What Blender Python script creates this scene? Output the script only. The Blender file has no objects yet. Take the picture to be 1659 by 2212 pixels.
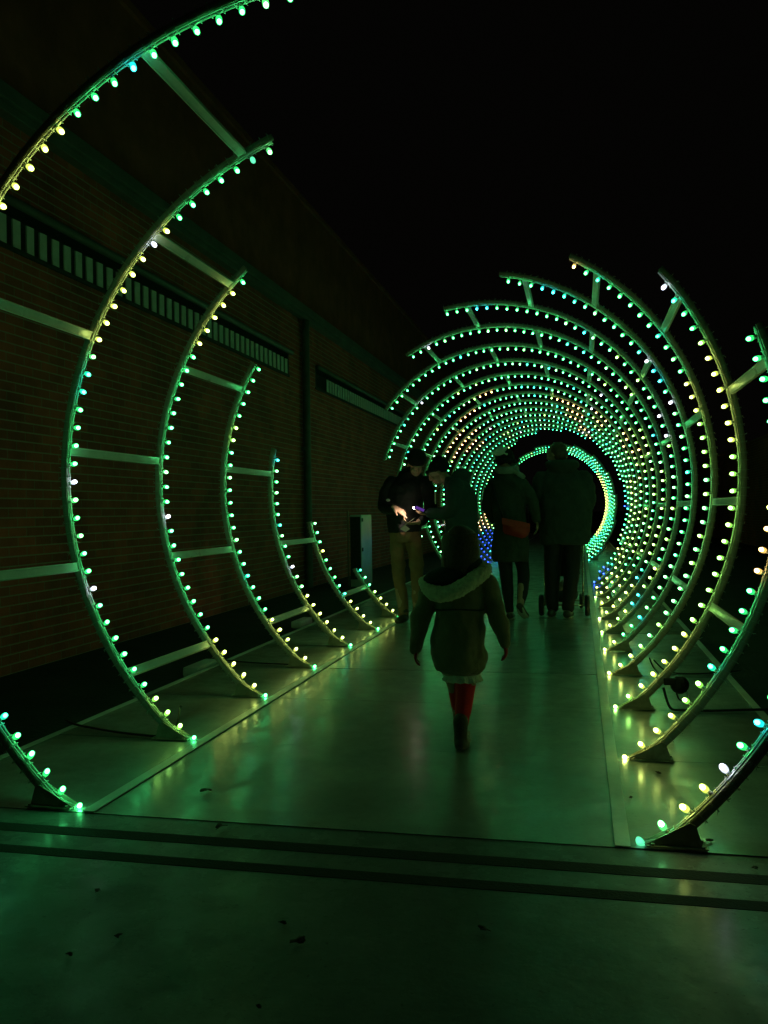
import bpy, bmesh, math, random
from mathutils import Vector, Matrix, Euler
from math import sin, cos, pi, radians as rad
random.seed(7)
scene = bpy.context.scene
COL = scene.collection

# ------------------------------------------------------------------ camera
cam_d = bpy.data.cameras.new('camera'); cam = bpy.data.objects.new('camera', cam_d); COL.objects.link(cam)
cam_d.sensor_fit = 'HORIZONTAL'; cam_d.sensor_width = 36.0; cam_d.lens = 1899.4/1659*36.0
cam_d.clip_start = 0.05; cam_d.clip_end = 800
yaw, pitch, roll = .219, .0002, -.0156
fw = Vector((-sin(yaw)*cos(pitch), cos(yaw)*cos(pitch), sin(pitch)))
r0 = Vector((cos(yaw), sin(yaw), 0)); u0 = r0.cross(fw)
rt = r0*cos(roll)+u0*sin(roll); up = u0*cos(roll)-r0*sin(roll)
M = Matrix((rt, up, -fw)).transposed().to_4x4(); M.translation = Vector((0.840, 0.0, 1.0985))
cam.matrix_world = M
scene.camera = cam

# ------------------------------------------------------------------ night sky and exposure
w = bpy.data.worlds.new('World'); scene.world = w; w.use_nodes = True
bg = w.node_tree.nodes['Background']
bg.inputs['Color'].default_value = (1.0, 0.93, 0.72, 1); bg.inputs['Strength'].default_value = 0.0009
scene.view_settings.view_transform = 'Standard'; scene.view_settings.look = 'None'
scene.view_settings.exposure = 0.34; scene.view_settings.gamma = 1.0
scene.render.engine = 'CYCLES'
scene.cycles.use_denoising = True
scene.cycles.max_bounces = 8; scene.cycles.transparent_max_bounces = 24
scene.cycles.sample_clamp_indirect = 6.0
BULB = 52.0          # radiance of a bulb

# ------------------------------------------------------------------ tunnel dimensions
R, CZ, D0, SP = 1.64, 1.2958, 2.980, 1.0042
NH = 26
WX = -3.44           # brick wall plane
DX, EX = 0.935, 1.74 # inner and outer edge strips of the deck

# ------------------------------------------------------------------ helpers
def node(nt, t, **kw):
    n = nt.nodes.new(t)
    for k, v in kw.items():
        if k in n.inputs: n.inputs[k].default_value = v
        else: setattr(n, k, v)
    return n
def mat(name, col, rough=.6, metal=0, var=.25, scale=8, bump=0, bscale=60, rvar=0, spec=.5, sheen=0):
    m = bpy.data.materials.new(name); m.use_nodes = True; nt = m.node_tree
    b = nt.nodes['Principled BSDF']; L = nt.links
    tc = node(nt, 'ShaderNodeTexCoord')
    n1 = node(nt, 'ShaderNodeTexNoise', Scale=scale, Detail=6.0, Roughness=.65); L.new(tc.outputs['Object'], n1.inputs['Vector'])
    mr = node(nt, 'ShaderNodeMapRange'); mr.inputs['To Min'].default_value = 1-var; mr.inputs['To Max'].default_value = 1+var
    mr.inputs['From Min'].default_value = .3; mr.inputs['From Max'].default_value = .7
    L.new(n1.outputs['Fac'], mr.inputs['Value'])
    mx = node(nt, 'ShaderNodeMix', data_type='RGBA', blend_type='MULTIPLY'); mx.inputs[0].default_value = 1
    mx.inputs[6].default_value = (*col, 1); L.new(mr.outputs[0], mx.inputs[7]); L.new(mx.outputs[2], b.inputs['Base Color'])
    b.inputs['Roughness'].default_value = rough; b.inputs['Metallic'].default_value = metal
    b.inputs['Specular IOR Level'].default_value = spec
    if sheen: b.inputs['Sheen Weight'].default_value = sheen
    if rvar:
        m2 = node(nt, 'ShaderNodeMapRange'); m2.inputs['To Min'].default_value = rough-rvar; m2.inputs['To Max'].default_value = rough+rvar
        m2.inputs['From Min'].default_value = .3; m2.inputs['From Max'].default_value = .7
        n3 = node(nt, 'ShaderNodeTexNoise', Scale=scale*.6, Detail=5.0); L.new(tc.outputs['Object'], n3.inputs['Vector'])
        L.new(n3.outputs['Fac'], m2.inputs['Value']); L.new(m2.outputs[0], b.inputs['Roughness'])
    if bump:
        n2 = node(nt, 'ShaderNodeTexNoise', Scale=bscale, Detail=4.0); L.new(tc.outputs['Object'], n2.inputs['Vector'])
        bp = node(nt, 'ShaderNodeBump', Strength=bump, Distance=.01); L.new(n2.outputs['Fac'], bp.inputs['Height']); L.new(bp.outputs[0], b.inputs['Normal'])
    return m

def thing(name, label, cat, loc=(0,0,0), group=None):
    o = bpy.data.objects.new(name, None); COL.objects.link(o); o.location = loc; o.empty_display_size = .2
    o['label'] = label; o['category'] = cat
    if group: o['group'] = group
    return o
def tag(o, label, cat, group=None):
    o['label'] = label; o['category'] = cat
    if group: o['group'] = group
    return o
def root_loc(p):
    v = Vector((0,0,0))
    while p is not None: v += p.location; p = p.parent
    return v
def obj(name, bm, mats, parent=None, smooth=False, loc=None):
    """link bm (world coordinates) as one mesh object; origin at loc or at the parent"""
    me = bpy.data.meshes.new(name)
    off = root_loc(parent)+(Vector(loc) if loc is not None else Vector((0,0,0)))
    bmesh.ops.translate(bm, verts=bm.verts, vec=-off)
    bm.normal_update(); bm.to_mesh(me); bm.free()
    for m in (mats if isinstance(mats, (list, tuple)) else [mats]): me.materials.append(m)
    if smooth: me.polygons.foreach_set('use_smooth', [True]*len(me.polygons))
    o = bpy.data.objects.new(name, me); COL.objects.link(o); o.parent = parent
    if loc is not None: o.location = loc
    return o
def struct(name, bm, m, parent=None):
    o = obj(name, bm, m, parent)
    if parent is None: o['kind'] = 'structure'
    return o
def NB(): return bmesh.new()
def box(bm, x0, x1, y0, y1, z0, z1, mi=0, bev=0):
    vs = [bm.verts.new((x, y, z)) for x in (x0, x1) for y in (y0, y1) for z in (z0, z1)]
    fs = [bm.faces.new([vs[i] for i in q]) for q in ((0,1,3,2),(4,6,7,5),(0,4,5,1),(2,3,7,6),(0,2,6,4),(1,5,7,3))]
    for f in fs: f.material_index = mi
    if bev: bmesh.ops.bevel(bm, geom=list({e for f in fs for e in f.edges}), offset=bev, segments=2, affect='EDGES', profile=.6)
    return vs
def ring_faces(bm, A, B, mi=0):
    n = len(A)
    for i in range(n):
        f = bm.faces.new((A[i], A[(i+1)%n], B[(i+1)%n], B[i])); f.material_index = mi
def tube(bm, pts, radii, seg=10, mi=0, flat=None, caps=True, side=None):
    """tube through pts; radii scalar, list, or list of (a,b)"""
    pts = [Vector(p) for p in pts]
    if not isinstance(radii, (list, tuple)): radii = [radii]*len(pts)
    rings = []; prev = None
    for i, p in enumerate(pts):
        t = (pts[min(i+1, len(pts)-1)]-pts[max(i-1, 0)]).normalized()
        if prev is None:
            s = Vector(side) if side else (Vector((0,0,1)) if abs(t.z) < .9 else Vector((1,0,0)))
            a = (s-t*s.dot(t)).normalized()
        else: a = (prev-t*prev.dot(t)).normalized()
        prev = a; b = t.cross(a)
        ra, rb = radii[i] if isinstance(radii[i], (tuple, list)) else (radii[i], radii[i])
        rings.append([bm.verts.new(p+a*ra*cos(2*pi*k/seg)+b*rb*sin(2*pi*k/seg)) for k in range(seg)])
    for A, B in zip(rings, rings[1:]): ring_faces(bm, A, B, mi)
    if caps:
        f = bm.faces.new(rings[0][::-1]); f.material_index = mi
        f = bm.faces.new(rings[-1]); f.material_index = mi
def limb(bm, pts, radii, seg=14, side=None):
    """rounded-end closed tube, subdivided smoothly along its length (for remeshing)"""
    P = [Vector(p) for p in pts]; Rr = [(r, r) if not isinstance(r, (tuple, list)) else tuple(r) for r in radii]
    Q, S = [], []
    n = len(P)
    for i in range(n-1):
        p0 = P[max(i-1,0)]; p1 = P[i]; p2 = P[i+1]; p3 = P[min(i+2,n-1)]
        for k in range(4):
            t = k/4
            Q.append(.5*((2*p1)+(p2-p0)*t+(2*p0-5*p1+4*p2-p3)*t*t+(3*p1-p0-3*p2+p3)*t**3))
            tt = t*t*(3-2*t)
            S.append(tuple(Rr[i][j]*(1-tt)+Rr[i+1][j]*tt for j in (0,1)))
    Q.append(P[-1]); S.append(Rr[-1])
    d0 = (Q[0]-Q[1]).normalized(); d1 = (Q[-1]-Q[-2]).normalized()
    def cap(q, d, s):
        r = min(s); return [(q+d*r*sin(a), tuple(x*cos(a) for x in s)) for a in (.5, 1.0, 1.4)]
    c0 = cap(Q[0], d0, S[0])[::-1]; c1 = cap(Q[-1], d1, S[-1])
    tube(bm, [c[0] for c in c0]+Q+[c[0] for c in c1], [c[1] for c in c0]+S+[c[1] for c in c1], seg, side=side)
def vloft(bm, st, seg=24):
    """closed body of horizontal elliptical sections (x, y, z, rx, ry)"""
    rings = [[bm.verts.new((x+rx*cos(2*pi*k/seg), y+ry*sin(2*pi*k/seg), z)) for k in range(seg)] for x, y, z, rx, ry in st]
    for A, B in zip(rings, rings[1:]): ring_faces(bm, A, B)
    bm.faces.new(rings[0][::-1]); bm.faces.new(rings[-1])
def ball(bm, c, r, seg=14, rot=None):
    rx, ry, rz = r if isinstance(r, (tuple, list)) else (r, r, r)
    m = Matrix.Translation(Vector(c)) @ (rot.to_matrix().to_4x4() if rot else Matrix.Identity(4)) @ Matrix.Diagonal((rx, ry, rz, 1))
    bmesh.ops.create_uvsphere(bm, u_segments=seg, v_segments=max(6, seg*2//3), radius=1, matrix=m)
_cl = bpy.data.textures.new('cloth_folds', 'CLOUDS'); _cl.noise_scale = .11; _cl.noise_depth = 2
_fr = bpy.data.textures.new('fur_tufts', 'CLOUDS'); _fr.noise_scale = .012; _fr.noise_depth = 1
def soft(name, bm, m, parent, voxel=.009, smooth=6, folds=0, tex=None):
    """one continuous surface grown round the lofted pieces"""
    o = obj(name, bm, m, parent, smooth=True)
    r = o.modifiers.new('remesh', 'REMESH'); r.mode = 'VOXEL'; r.voxel_size = voxel; r.use_smooth_shade = True
    s = o.modifiers.new('smooth', 'SMOOTH'); s.iterations = smooth; s.factor = .5
    if folds:
        d = o.modifiers.new('folds', 'DISPLACE'); d.texture = tex or _cl; d.strength = folds; d.mid_level = .5; d.texture_coords = 'LOCAL'
    return o

# ------------------------------------------------------------------ materials
def deck_mat(name, col, r0=.22, r1=.46, coat=1.0):
    m = bpy.data.materials.new(name); m.use_nodes = True; nt = m.node_tree; L = nt.links; b = nt.nodes['Principled BSDF']
    tc = node(nt, 'ShaderNodeTexCoord')
    def noise(s, d=6., r=.6, vec=None):
        n = node(nt, 'ShaderNodeTexNoise', Scale=s, Detail=d, Roughness=r); L.new(vec or tc.outputs['Object'], n.inputs['Vector']); return n.outputs['Fac']
    def mrange(v, a, b_, c, d):
        n = node(nt, 'ShaderNodeMapRange'); n.inputs['From Min'].default_value = a; n.inputs['From Max'].default_value = b_
        n.inputs['To Min'].default_value = c; n.inputs['To Max'].default_value = d; L.new(v, n.inputs['Value']); return n.outputs[0]
    def mul(a, c):
        n = node(nt, 'ShaderNodeMath', operation='MULTIPLY'); L.new(a, n.inputs[0]); L.new(c, n.inputs[1]); return n.outputs[0]
    big = mrange(noise(1.3, 8.), .3, .7, .65, 1.3)
    med = mrange(noise(9., 8., .75), .3, .7, .8, 1.18)
    mp = node(nt, 'ShaderNodeMapping'); mp.inputs['Scale'].default_value = (26, 1.6, 1); L.new(tc.outputs['Object'], mp.inputs['Vector'])
    scr = mrange(noise(2.2, 3., .5, mp.outputs[0]), .58, .75, 1, .8)
    spk = mrange(noise(70., 2., .5), .66, .74, 1, .35)
    geo = node(nt, 'ShaderNodeNewGeometry')
    isl = mrange(geo.outputs['Random Per Island'], 0, 1, .68, 1.28)
    f = mul(mul(mul(big, med), spk), isl)
    mx = node(nt, 'ShaderNodeMix', data_type='RGBA', blend_type='MULTIPLY'); mx.inputs[0].default_value = 1
    mx.inputs[6].default_value = (*col, 1); L.new(f, mx.inputs[7]); L.new(mx.outputs[2], b.inputs['Base Color'])
    L.new(mrange(mul(noise(2.4, 7., .7), isl), .3, .68, r0+.16, r1+.2), b.inputs['Roughness'])
    b.inputs['Specular IOR Level'].default_value = .7
    L.new(mrange(noise(5.5, 9., .8), .38, .6, coat*.2, coat), b.inputs['Coat Weight']); L.new(mrange(noise(6., 6., .7), .3, .7, r0*.9, r1*.75), b.inputs['Coat Roughness'])
    bp = node(nt, 'ShaderNodeBump', Strength=.3, Distance=.004); L.new(noise(38., 5., .6), bp.inputs['Height'])
    bp2 = node(nt, 'ShaderNodeBump', Strength=.12, Distance=.012); L.new(noise(3.2, 3., .5), bp2.inputs['Height']); L.new(bp.outputs[0], bp2.inputs['Normal'])
    L.new(bp2.outputs[0], b.inputs['Normal']); cbp = node(nt, 'ShaderNodeBump', Strength=.05, Distance=.004); L.new(noise(24., 4., .6), cbp.inputs['Height']); L.new(cbp.outputs[0], b.inputs['Coat Normal']); b.inputs['Coat IOR'].default_value = 1.65
    return m
M_deck = deck_mat('painted_deck_board', (.185, .205, .18), .18, .33, 1.0)
M_pave = deck_mat('smooth_paving', (.095, .102, .095), .24, .44, .35)
M_strip = mat('worn_edge_strip', (.62, .63, .58), .38, .1, .18, 6, .1, 80, .1)
M_band = mat('rubber_band', (.012, .013, .012), .85, 0, .3, 20, .3, 120)
M_soil = mat('dark_ground', (.018, .02, .014), .95, 0, .5, 3, .8, 30)
M_rail = mat('weathered_white_paint', (.40, .38, .31), .42, 0, .22, 14, .12, 90, .1)
M_brace = mat('brace_white_paint', (.64, .64, .6), .35, 0, .12, 10, .06, 90, .1)
M_foot = mat('brown_primer_steel', (.36, .32, .24), .5, .2, .35, 16, .2, 80)
M_cord = mat('clear_light_cord', (.6, .62, .58), .25, 0, .1, 30)
M_rubber = mat('black_rubber', (.012, .012, .012), .45, 0, .3, 30)
M_fascia = mat('painted_fascia', (.14, .16, .14), .5, 0, .25, 3, .2, 25)
M_render = mat('upper_wall_brown', (.34, .085, .05), .85, 0, .35, 2.2, .4, 40)
M_pipe = mat('downpipe_paint', (.10, .11, .095), .5, 0, .3, 6, .2, 60)
M_slat = mat('pale_slat', (.8, .8, .74), .4, 0, .12, 10)
M_dark = mat('dark_frame', (.03, .035, .03), .5, 0, .2, 10)
M_cab = mat('cabinet_paint', (.5, .52, .5), .34, 0, .12, 5, .05, 60, .06)
M_skin = mat('skin', (.45, .28, .2), .55, 0, .08, 30)
M_hair = mat('dark_brown_hair', (.10, .05, .03), .5, 0, .4, 60, .5, 180)
M_olive = mat('olive_coat', (.19, .155, .085), .85, 0, .18, 12, .35, 220, sheen=.2)
M_fur = mat('cream_fur', (.95, .88, .62), .9, 0, .25, 60, .8, 240, sheen=.4)
M_lining = mat('hood_lining', (.02, .035, .028), .9, 0, .2, 20, .3, 160)
M_red = mat('red_tights', (.85, .02, .018), .8, 0, .12, 30, .15, 260)
M_glove = mat('dark_red_wool', (.4, .015, .012), .9, 0, .15, 40, .4, 200)
M_boot = mat('brown_boots', (.055, .045, .03), .55, 0, .3, 25, .2, 120)
M_lace = mat('cream_lace', (.75, .72, .6), .85, 0, .15, 50, .4, 200)
M_black = mat('black_jacket', (.008, .008, .009), .7, 0, .25, 14, .3, 160)
M_knit = mat('black_knit', (.009, .010, .010), .9, 0, .25, 40, .8, 160)
M_tan = mat('tan_trousers', (.27, .15, .08), .85, 0, .15, 14, .3, 180)
M_teal = mat('dark_teal_coat', (.035, .07, .07), .8, 0, .2, 12, .3, 160)
M_green = mat('dark_green_coat', (.05, .06, .045), .85, 0, .2, 12, .35, 160)
M_char = mat('charcoal_parka', (.045, .052, .042), .85, 0, .2, 12, .35, 160)
M_scarf = mat('pale_grey_scarf', (.32, .34, .3), .95, 0, .2, 30, .6, 140)
M_pom = mat('pale_knit', (.75, .78, .7), .95, 0, .15, 30, .7, 140)
M_bag = mat('red_leather', (.6, .045, .03), .5, 0, .12, 16, .15, 120)
M_sole = mat('pale_shoe_sole', (.42, .44, .38), .6, 0, .12, 20)
M_steel = mat('polished_tube', (.6, .6, .52), .22, .8, .08, 10)
M_card = mat('printed_card', (.55, .6, .45), .5, 0, .1, 30)
M_leaf = mat('dead_leaf', (.05, .04, .02), .8, 0, .35, 40)

def brick_mat():
    m = bpy.data.materials.new('red_brick'); m.use_nodes = True; nt = m.node_tree; L = nt.links; b = nt.nodes['Principled BSDF']
    tc = node(nt, 'ShaderNodeTexCoord'); sp = node(nt, 'ShaderNodeSeparateXYZ'); L.new(tc.outputs['Object'], sp.inputs[0])
    cb = node(nt, 'ShaderNodeCombineXYZ'); L.new(sp.outputs['Y'], cb.inputs['X']); L.new(sp.outputs['Z'], cb.inputs['Y'])
    br = node(nt, 'ShaderNodeTexBrick', Scale=1.0); L.new(cb.outputs[0], br.inputs['Vector'])
    br.inputs['Color1'].default_value = (.55, .11, .055, 1); br.inputs['Color2'].default_value = (.36, .08, .042, 1)
    br.inputs['Mortar'].default_value = (.34, .21, .14, 1)
    br.inputs['Mortar Size'].default_value = .005; br.inputs['Mortar Smooth'].default_value = .25; br.inputs['Bias'].default_value = 0
    br.inputs['Brick Width'].default_value = .225; br.inputs['Row Height'].default_value = .075
    n1 = node(nt, 'ShaderNodeTexNoise', Scale=1.1, Detail=8.0, Roughness=.7); L.new(tc.outputs['Object'], n1.inputs['Vector'])
    mr = node(nt, 'ShaderNodeMapRange'); mr.inputs['From Min'].default_value = .3; mr.inputs['From Max'].default_value = .7
    mr.inputs['To Min'].default_value = .45; mr.inputs['To Max'].default_value = 1.4; L.new(n1.outputs['Fac'], mr.inputs['Value'])
    mx = node(nt, 'ShaderNodeMix', data_type='RGBA', blend_type='MULTIPLY'); mx.inputs[0].default_value = 1
    L.new(br.outputs['Color'], mx.inputs[6]); L.new(mr.outputs[0], mx.inputs[7])
    dv = node(nt, 'ShaderNodeMath', operation='DIVIDE'); L.new(sp.outputs['Z'], dv.inputs[0]); dv.inputs[1].default_value = .075
    fr = node(nt, 'ShaderNodeMath', operation='FRACT'); L.new(dv.outputs[0], fr.inputs[0])
    pp = node(nt, 'ShaderNodeMath', operation='PINGPONG'); L.new(fr.outputs[0], pp.inputs[0]); pp.inputs[1].default_value = .5
    wob = node(nt, 'ShaderNodeTexNoise', Scale=14.0, Detail=3.0); L.new(tc.outputs['Object'], wob.inputs['Vector'])
    wa = node(nt, 'ShaderNodeMath', operation='MULTIPLY_ADD'); L.new(wob.outputs['Fac'], wa.inputs[0]); wa.inputs[1].default_value = .09; L.new(pp.outputs[0], wa.inputs[2])
    bed = node(nt, 'ShaderNodeMapRange'); bed.inputs['From Min'].default_value = .10; bed.inputs['From Max'].default_value = .135; bed.inputs['To Min'].default_value = .8; bed.inputs['To Max'].default_value = 0
    L.new(wa.outputs[0], bed.inputs['Value'])
    m2 = node(nt, 'ShaderNodeMix', data_type='RGBA'); m2.inputs[7].default_value = (.44, .34, .25, 1)
    L.new(bed.outputs[0], m2.inputs[0]); L.new(mx.outputs[2], m2.inputs[6]); L.new(m2.outputs[2], b.inputs['Base Color'])
    b.inputs['Roughness'].default_value = .85
    n2 = node(nt, 'ShaderNodeTexNoise', Scale=45.0, Detail=4.0); L.new(tc.outputs['Object'], n2.inputs['Vector'])
    ad = node(nt, 'ShaderNodeMath', operation='MULTIPLY_ADD'); L.new(br.outputs['Fac'], ad.inputs[0]); ad.inputs[1].default_value = -1.2; L.new(n2.outputs['Fac'], ad.inputs[2])
    bp = node(nt, 'ShaderNodeBump', Strength=.5, Distance=.008); L.new(ad.outputs[0], bp.inputs['Height']); L.new(bp.outputs[0], b.inputs['Normal'])
    return m
M_brick = brick_mat()

# bulbs: a hot core inside a tinted translucent cap; the cap's added glow imitates a halo
PAL = {'green': ((.075,1.,.26), 1.0), 'mint': ((.2,1.,.3), 1.05), 'teal': ((.04,1.,.52), .9), 'lime': ((.4,1.,.18), 1.05), 'yellow': ((.78,.95,.2), 1.05),
       'amber': ((1.,.66,.22), 1.1), 'white': ((.78,.85,1.), 1.15), 'cyan': ((.04,.85,.8), .85), 'blue': ((.03,.09,1.), .75), 'dim': ((.2,1.,.55), .02)}
PK = list(PAL)
def emit(name, col, st, tr=0, rim=False):
    m = bpy.data.materials.new(name); m.use_nodes = True; nt = m.node_tree; nt.nodes.clear()
    out = nt.nodes.new('ShaderNodeOutputMaterial'); e = node(nt, 'ShaderNodeEmission', Strength=st); e.inputs['Color'].default_value = (*col, 1)
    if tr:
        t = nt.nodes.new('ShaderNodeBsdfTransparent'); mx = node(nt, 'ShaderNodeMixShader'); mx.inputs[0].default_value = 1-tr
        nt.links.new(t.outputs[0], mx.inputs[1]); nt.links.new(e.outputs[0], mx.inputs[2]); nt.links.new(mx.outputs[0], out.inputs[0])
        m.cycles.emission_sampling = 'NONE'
    else: nt.links.new(e.outputs[0], out.inputs[0])
    return m
CORE = {k: emit(k+'_core', c, BULB*s) for k, (c, s) in PAL.items()}
HALO_CAP = {k: emit(k+'_halo_cap', tuple(x**1.35 for x in c), 1.15, .36) for k, (c, s) in PAL.items()}

# ------------------------------------------------------------------ ground, paving, deck
bm = NB(); box(bm, -220, 220, -60, 420, -.6, -.10); struct('ground', bm, M_soil)
bm = NB(); box(bm, -3.0, 6, -6, 2.5555, -.09, -.0035)
struct('pavement', bm, M_pave)
PE = 2.945   # front edge of the deck
bm = NB()
box(bm, -3.0, 6, 2.556, 2.617, -.09, -.0022); box(bm, -3.0, 6, 2.734, 2.804, -.09, -.0022)
struct('threshold_bands', bm, M_band)
bm = NB(); box(bm, -3.0, 6, 2.6175, 2.7335, -.09, -.0035); box(bm, -3.0, 6, 2.8045, PE+.001, -.09, -.0035)
struct('threshold', bm, M_pave)
bm = NB()
g = .0035
ys = [PE]+[D0+SP*i for i in range(1, 40)]
for a, b_ in zip(ys, ys[1:]):
    z = random.uniform(-.0015, .0015)
    box(bm, -DX-.02, DX+.02, a+g*.5, b_-g*.5, -.05, z)
    z = random.uniform(-.0015, .0015); box(bm, -EX-.02, -DX-.022, a+g, b_-g, -.05, z)
    z = random.uniform(-.0015, .0015); box(bm, DX+.022, EX+.02, a+g, b_-g, -.05, z)
dk = struct('deck', bm, M_deck)
bm = NB()
for s in (-1, 1):
    for a, b_ in zip(ys[::2], ys[2::2]):
        z = random.uniform(0, .002)
        for x0, x1 in ((DX, DX+.05), (EX, EX+.042)):
            xa, xb = sorted((s*x0, s*x1)); box(bm, xa, xb, a+.001, b_-.002, .0022, .0052+z*.3, bev=.0008)
obj('edge_strip', bm, M_strip, dk)

# ------------------------------------------------------------------ brick building on the left
Y0, Y1 = -4.0, 60.0
VENTS = [(5.35, 12.74, 6.093-.176*4), (14.1, 21.6, 14.85)]
b1 = thing('brick_building', 'long brick building with green fascia and slatted vents beside the light tunnel', 'building', (WX, 0, -.1))
bm = NB(); T = .35; zt, zb = 3.56, 3.17
box(bm, WX-T, WX, Y0, Y1, -.1, zb); 
yy = Y0
for a, b_, _ in VENTS: box(bm, WX-T, WX, yy, a, zb, zt); yy = b_
box(bm, WX-T, WX, yy, Y1, zb, zt); box(bm, WX-T, WX, Y0, Y1, zt, 4.17)
obj('wall', bm, M_brick, b1)
bm = NB(); box(bm, WX-T, WX+.10, Y0, Y1, 4.172, 4.24, bev=.008); box(bm, WX-T, WX+.14, Y0, Y1, 4.242, 4.36, bev=.01)
obj('fascia', bm, M_fascia, b1)
bm = NB(); box(bm, WX-T-.3, WX-.02, Y0, Y1, 4.362, 6.1); box(bm, WX-T-.32, WX+.02, Y0, Y1, 6.102, 6.2, bev=.01)
obj('upper_wall', bm, M_render, b1)
bm = NB(); tube(bm, [(WX+.075, 13.36, -.08), (WX+.075, 13.36, 4.0), (WX+.09, 13.36, 4.165)], .06, 16)
for z in (.6, 2.1, 3.6): box(bm, WX+.002, WX+.06, 13.28, 13.44, z, z+.05)
obj('downpipe', bm, M_pipe, b1, smooth=False)
for a, b_, sl in VENTS:
    bm = NB()
    box(bm, WX-.2, WX-.16, a, b_, zb, zt)                       # dark back
    box(bm, WX-.158, WX-.002, a+.002, a+.05, zb+.042, zt-.042); box(bm, WX-.158, WX-.002, b_-.05, b_-.002, zb+.042, zt-.042)
    box(bm, WX-.158, WX+.012, a+.002, b_-.002, zb+.002, zb+.04); box(bm, WX-.158, WX+.004, a+.002, b_-.002, zt-.04, zt-.002)
    v = obj('vent', bm, M_dark, b1)
    bm = NB(); tube(bm, [(WX+.05, a+.02, zt-.02), (WX+.05, b_, zt-.02)], .038, 12); obj('vent_hood', bm, M_fascia, v, smooth=True)
    bm = NB(); y = sl if sl > a+.06 else sl+.176
    while y < b_-.12:
        if y > a+.06:
            t = random.uniform(-.006, .006)
            vs = box(bm, WX-.022, WX-.008, y, y+.085, zb+.045, zt-.12)
            bmesh.ops.rotate(bm, verts=vs, cent=(WX-.05, y+.04, zb), matrix=Matrix.Rotation(rad(-6)+t*3, 3, 'Z'))
        y += .176
    obj('slats', bm, M_slat, v)
# dim brick wall far over on the right
bm = NB(); box(bm, 6.0, 6.3, 10, 60, -.1, 3.04); box(bm, 5.96, 6.34, 10, 60, 3.042, 3.11)
tag(obj('brick_wall', bm, M_brick), 'low dim brick wall in the dark far right behind the hoops', 'wall')

# electrical cabinet and a dark bin by the wall
c = thing('utility_cabinet', 'tall metal utility cabinet by the brick wall reflecting green and blue light', 'cabinet', (-2.77, 13.4, -.1))
bm = NB(); box(bm, -2.79, -2.6, 13.75, 14.48, -.1, 1.06, bev=.012); obj('cabinet_body', bm, M_cab, c)
bm = NB(); box(bm, -2.78, -2.61, 13.73, 13.747, .02, 1.03); obj('door', bm, M_dark, c)
bm = NB(); box(bm, -2.83, -2.808, 13.72, 13.745, -.1, 1.12); obj('post', bm, M_steel, c)
for z in (.98, .5): bm = NB(); box(bm, -2.597, -2.585, 13.77, 13.83, z-.03, z+.03); obj('hinge', bm, M_dark, c)
for n, (x, y, lb) in enumerate([(-1.98, 6.2, 'nearer pale oblong ballast block lying left of the deck strip'), (-2.05, 8.9, 'farther pale oblong ballast block lying left of the deck strip')]):
    bm = NB(); box(bm, x-.06, x+.06, y-.2, y+.2, -.098, -.02, bev=.025)
    tag(obj('ballast_block', bm, M_strip), lb, 'ballast', 'ballast blocks beside the deck')

# ------------------------------------------------------------------ the helical light tunnel
def P(r, u, y): a = rad(u); return Vector((r*cos(a), y, CZ+r*sin(a)))
E0 = [-1.5, 18.6, 39.2, 60.4, 80.2, 100.5, 120.8, 142.4, 162.4]
S0 = [90.4, 110.8, 131.9, 149.6, 169.3, 190.9, 209.1]
def gap(k):
    e = E0[k] if k < len(E0) else 162.4+20.1*(k-8)
    s = S0[k] if k < len(S0) else e+90.5
    return e, s
UMIN, UMAX = -51.7, 231.7
def pieces(k):
    """[(section, u0, u1)] of hoop k; the gap winds round the tunnel like a screw thread"""
    e, s = gap(k); out = []
    if s < UMAX-2: out.append(('left', s, UMAX))
    lo = max(UMIN, s-360); hi = min(UMAX, e)
    if hi > lo+4: out.append(('main', lo, hi))
    if e-360 > UMIN+4: out.append(('far', UMIN, e-360))
    return out
FY = lambda k: D0+SP*(k+min(.25, max(0, .06*(k-6))))
SECT = {
 'left': thing('light_tunnel', 'short left bank of curved light rails along the wall, open at the top', 'light tunnel', (-1.2, 2.98, 0)),
 'main': thing('light_tunnel', 'long spiral tunnel of light hoops rising on the right over the walkway', 'light tunnel', (1.2, 2.98, 0)),
 'far': thing('light_tunnel', 'distant last turn of light hoops seen as a bright crescent past the man', 'light tunnel', (1.2, 19, 0))}
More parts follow.
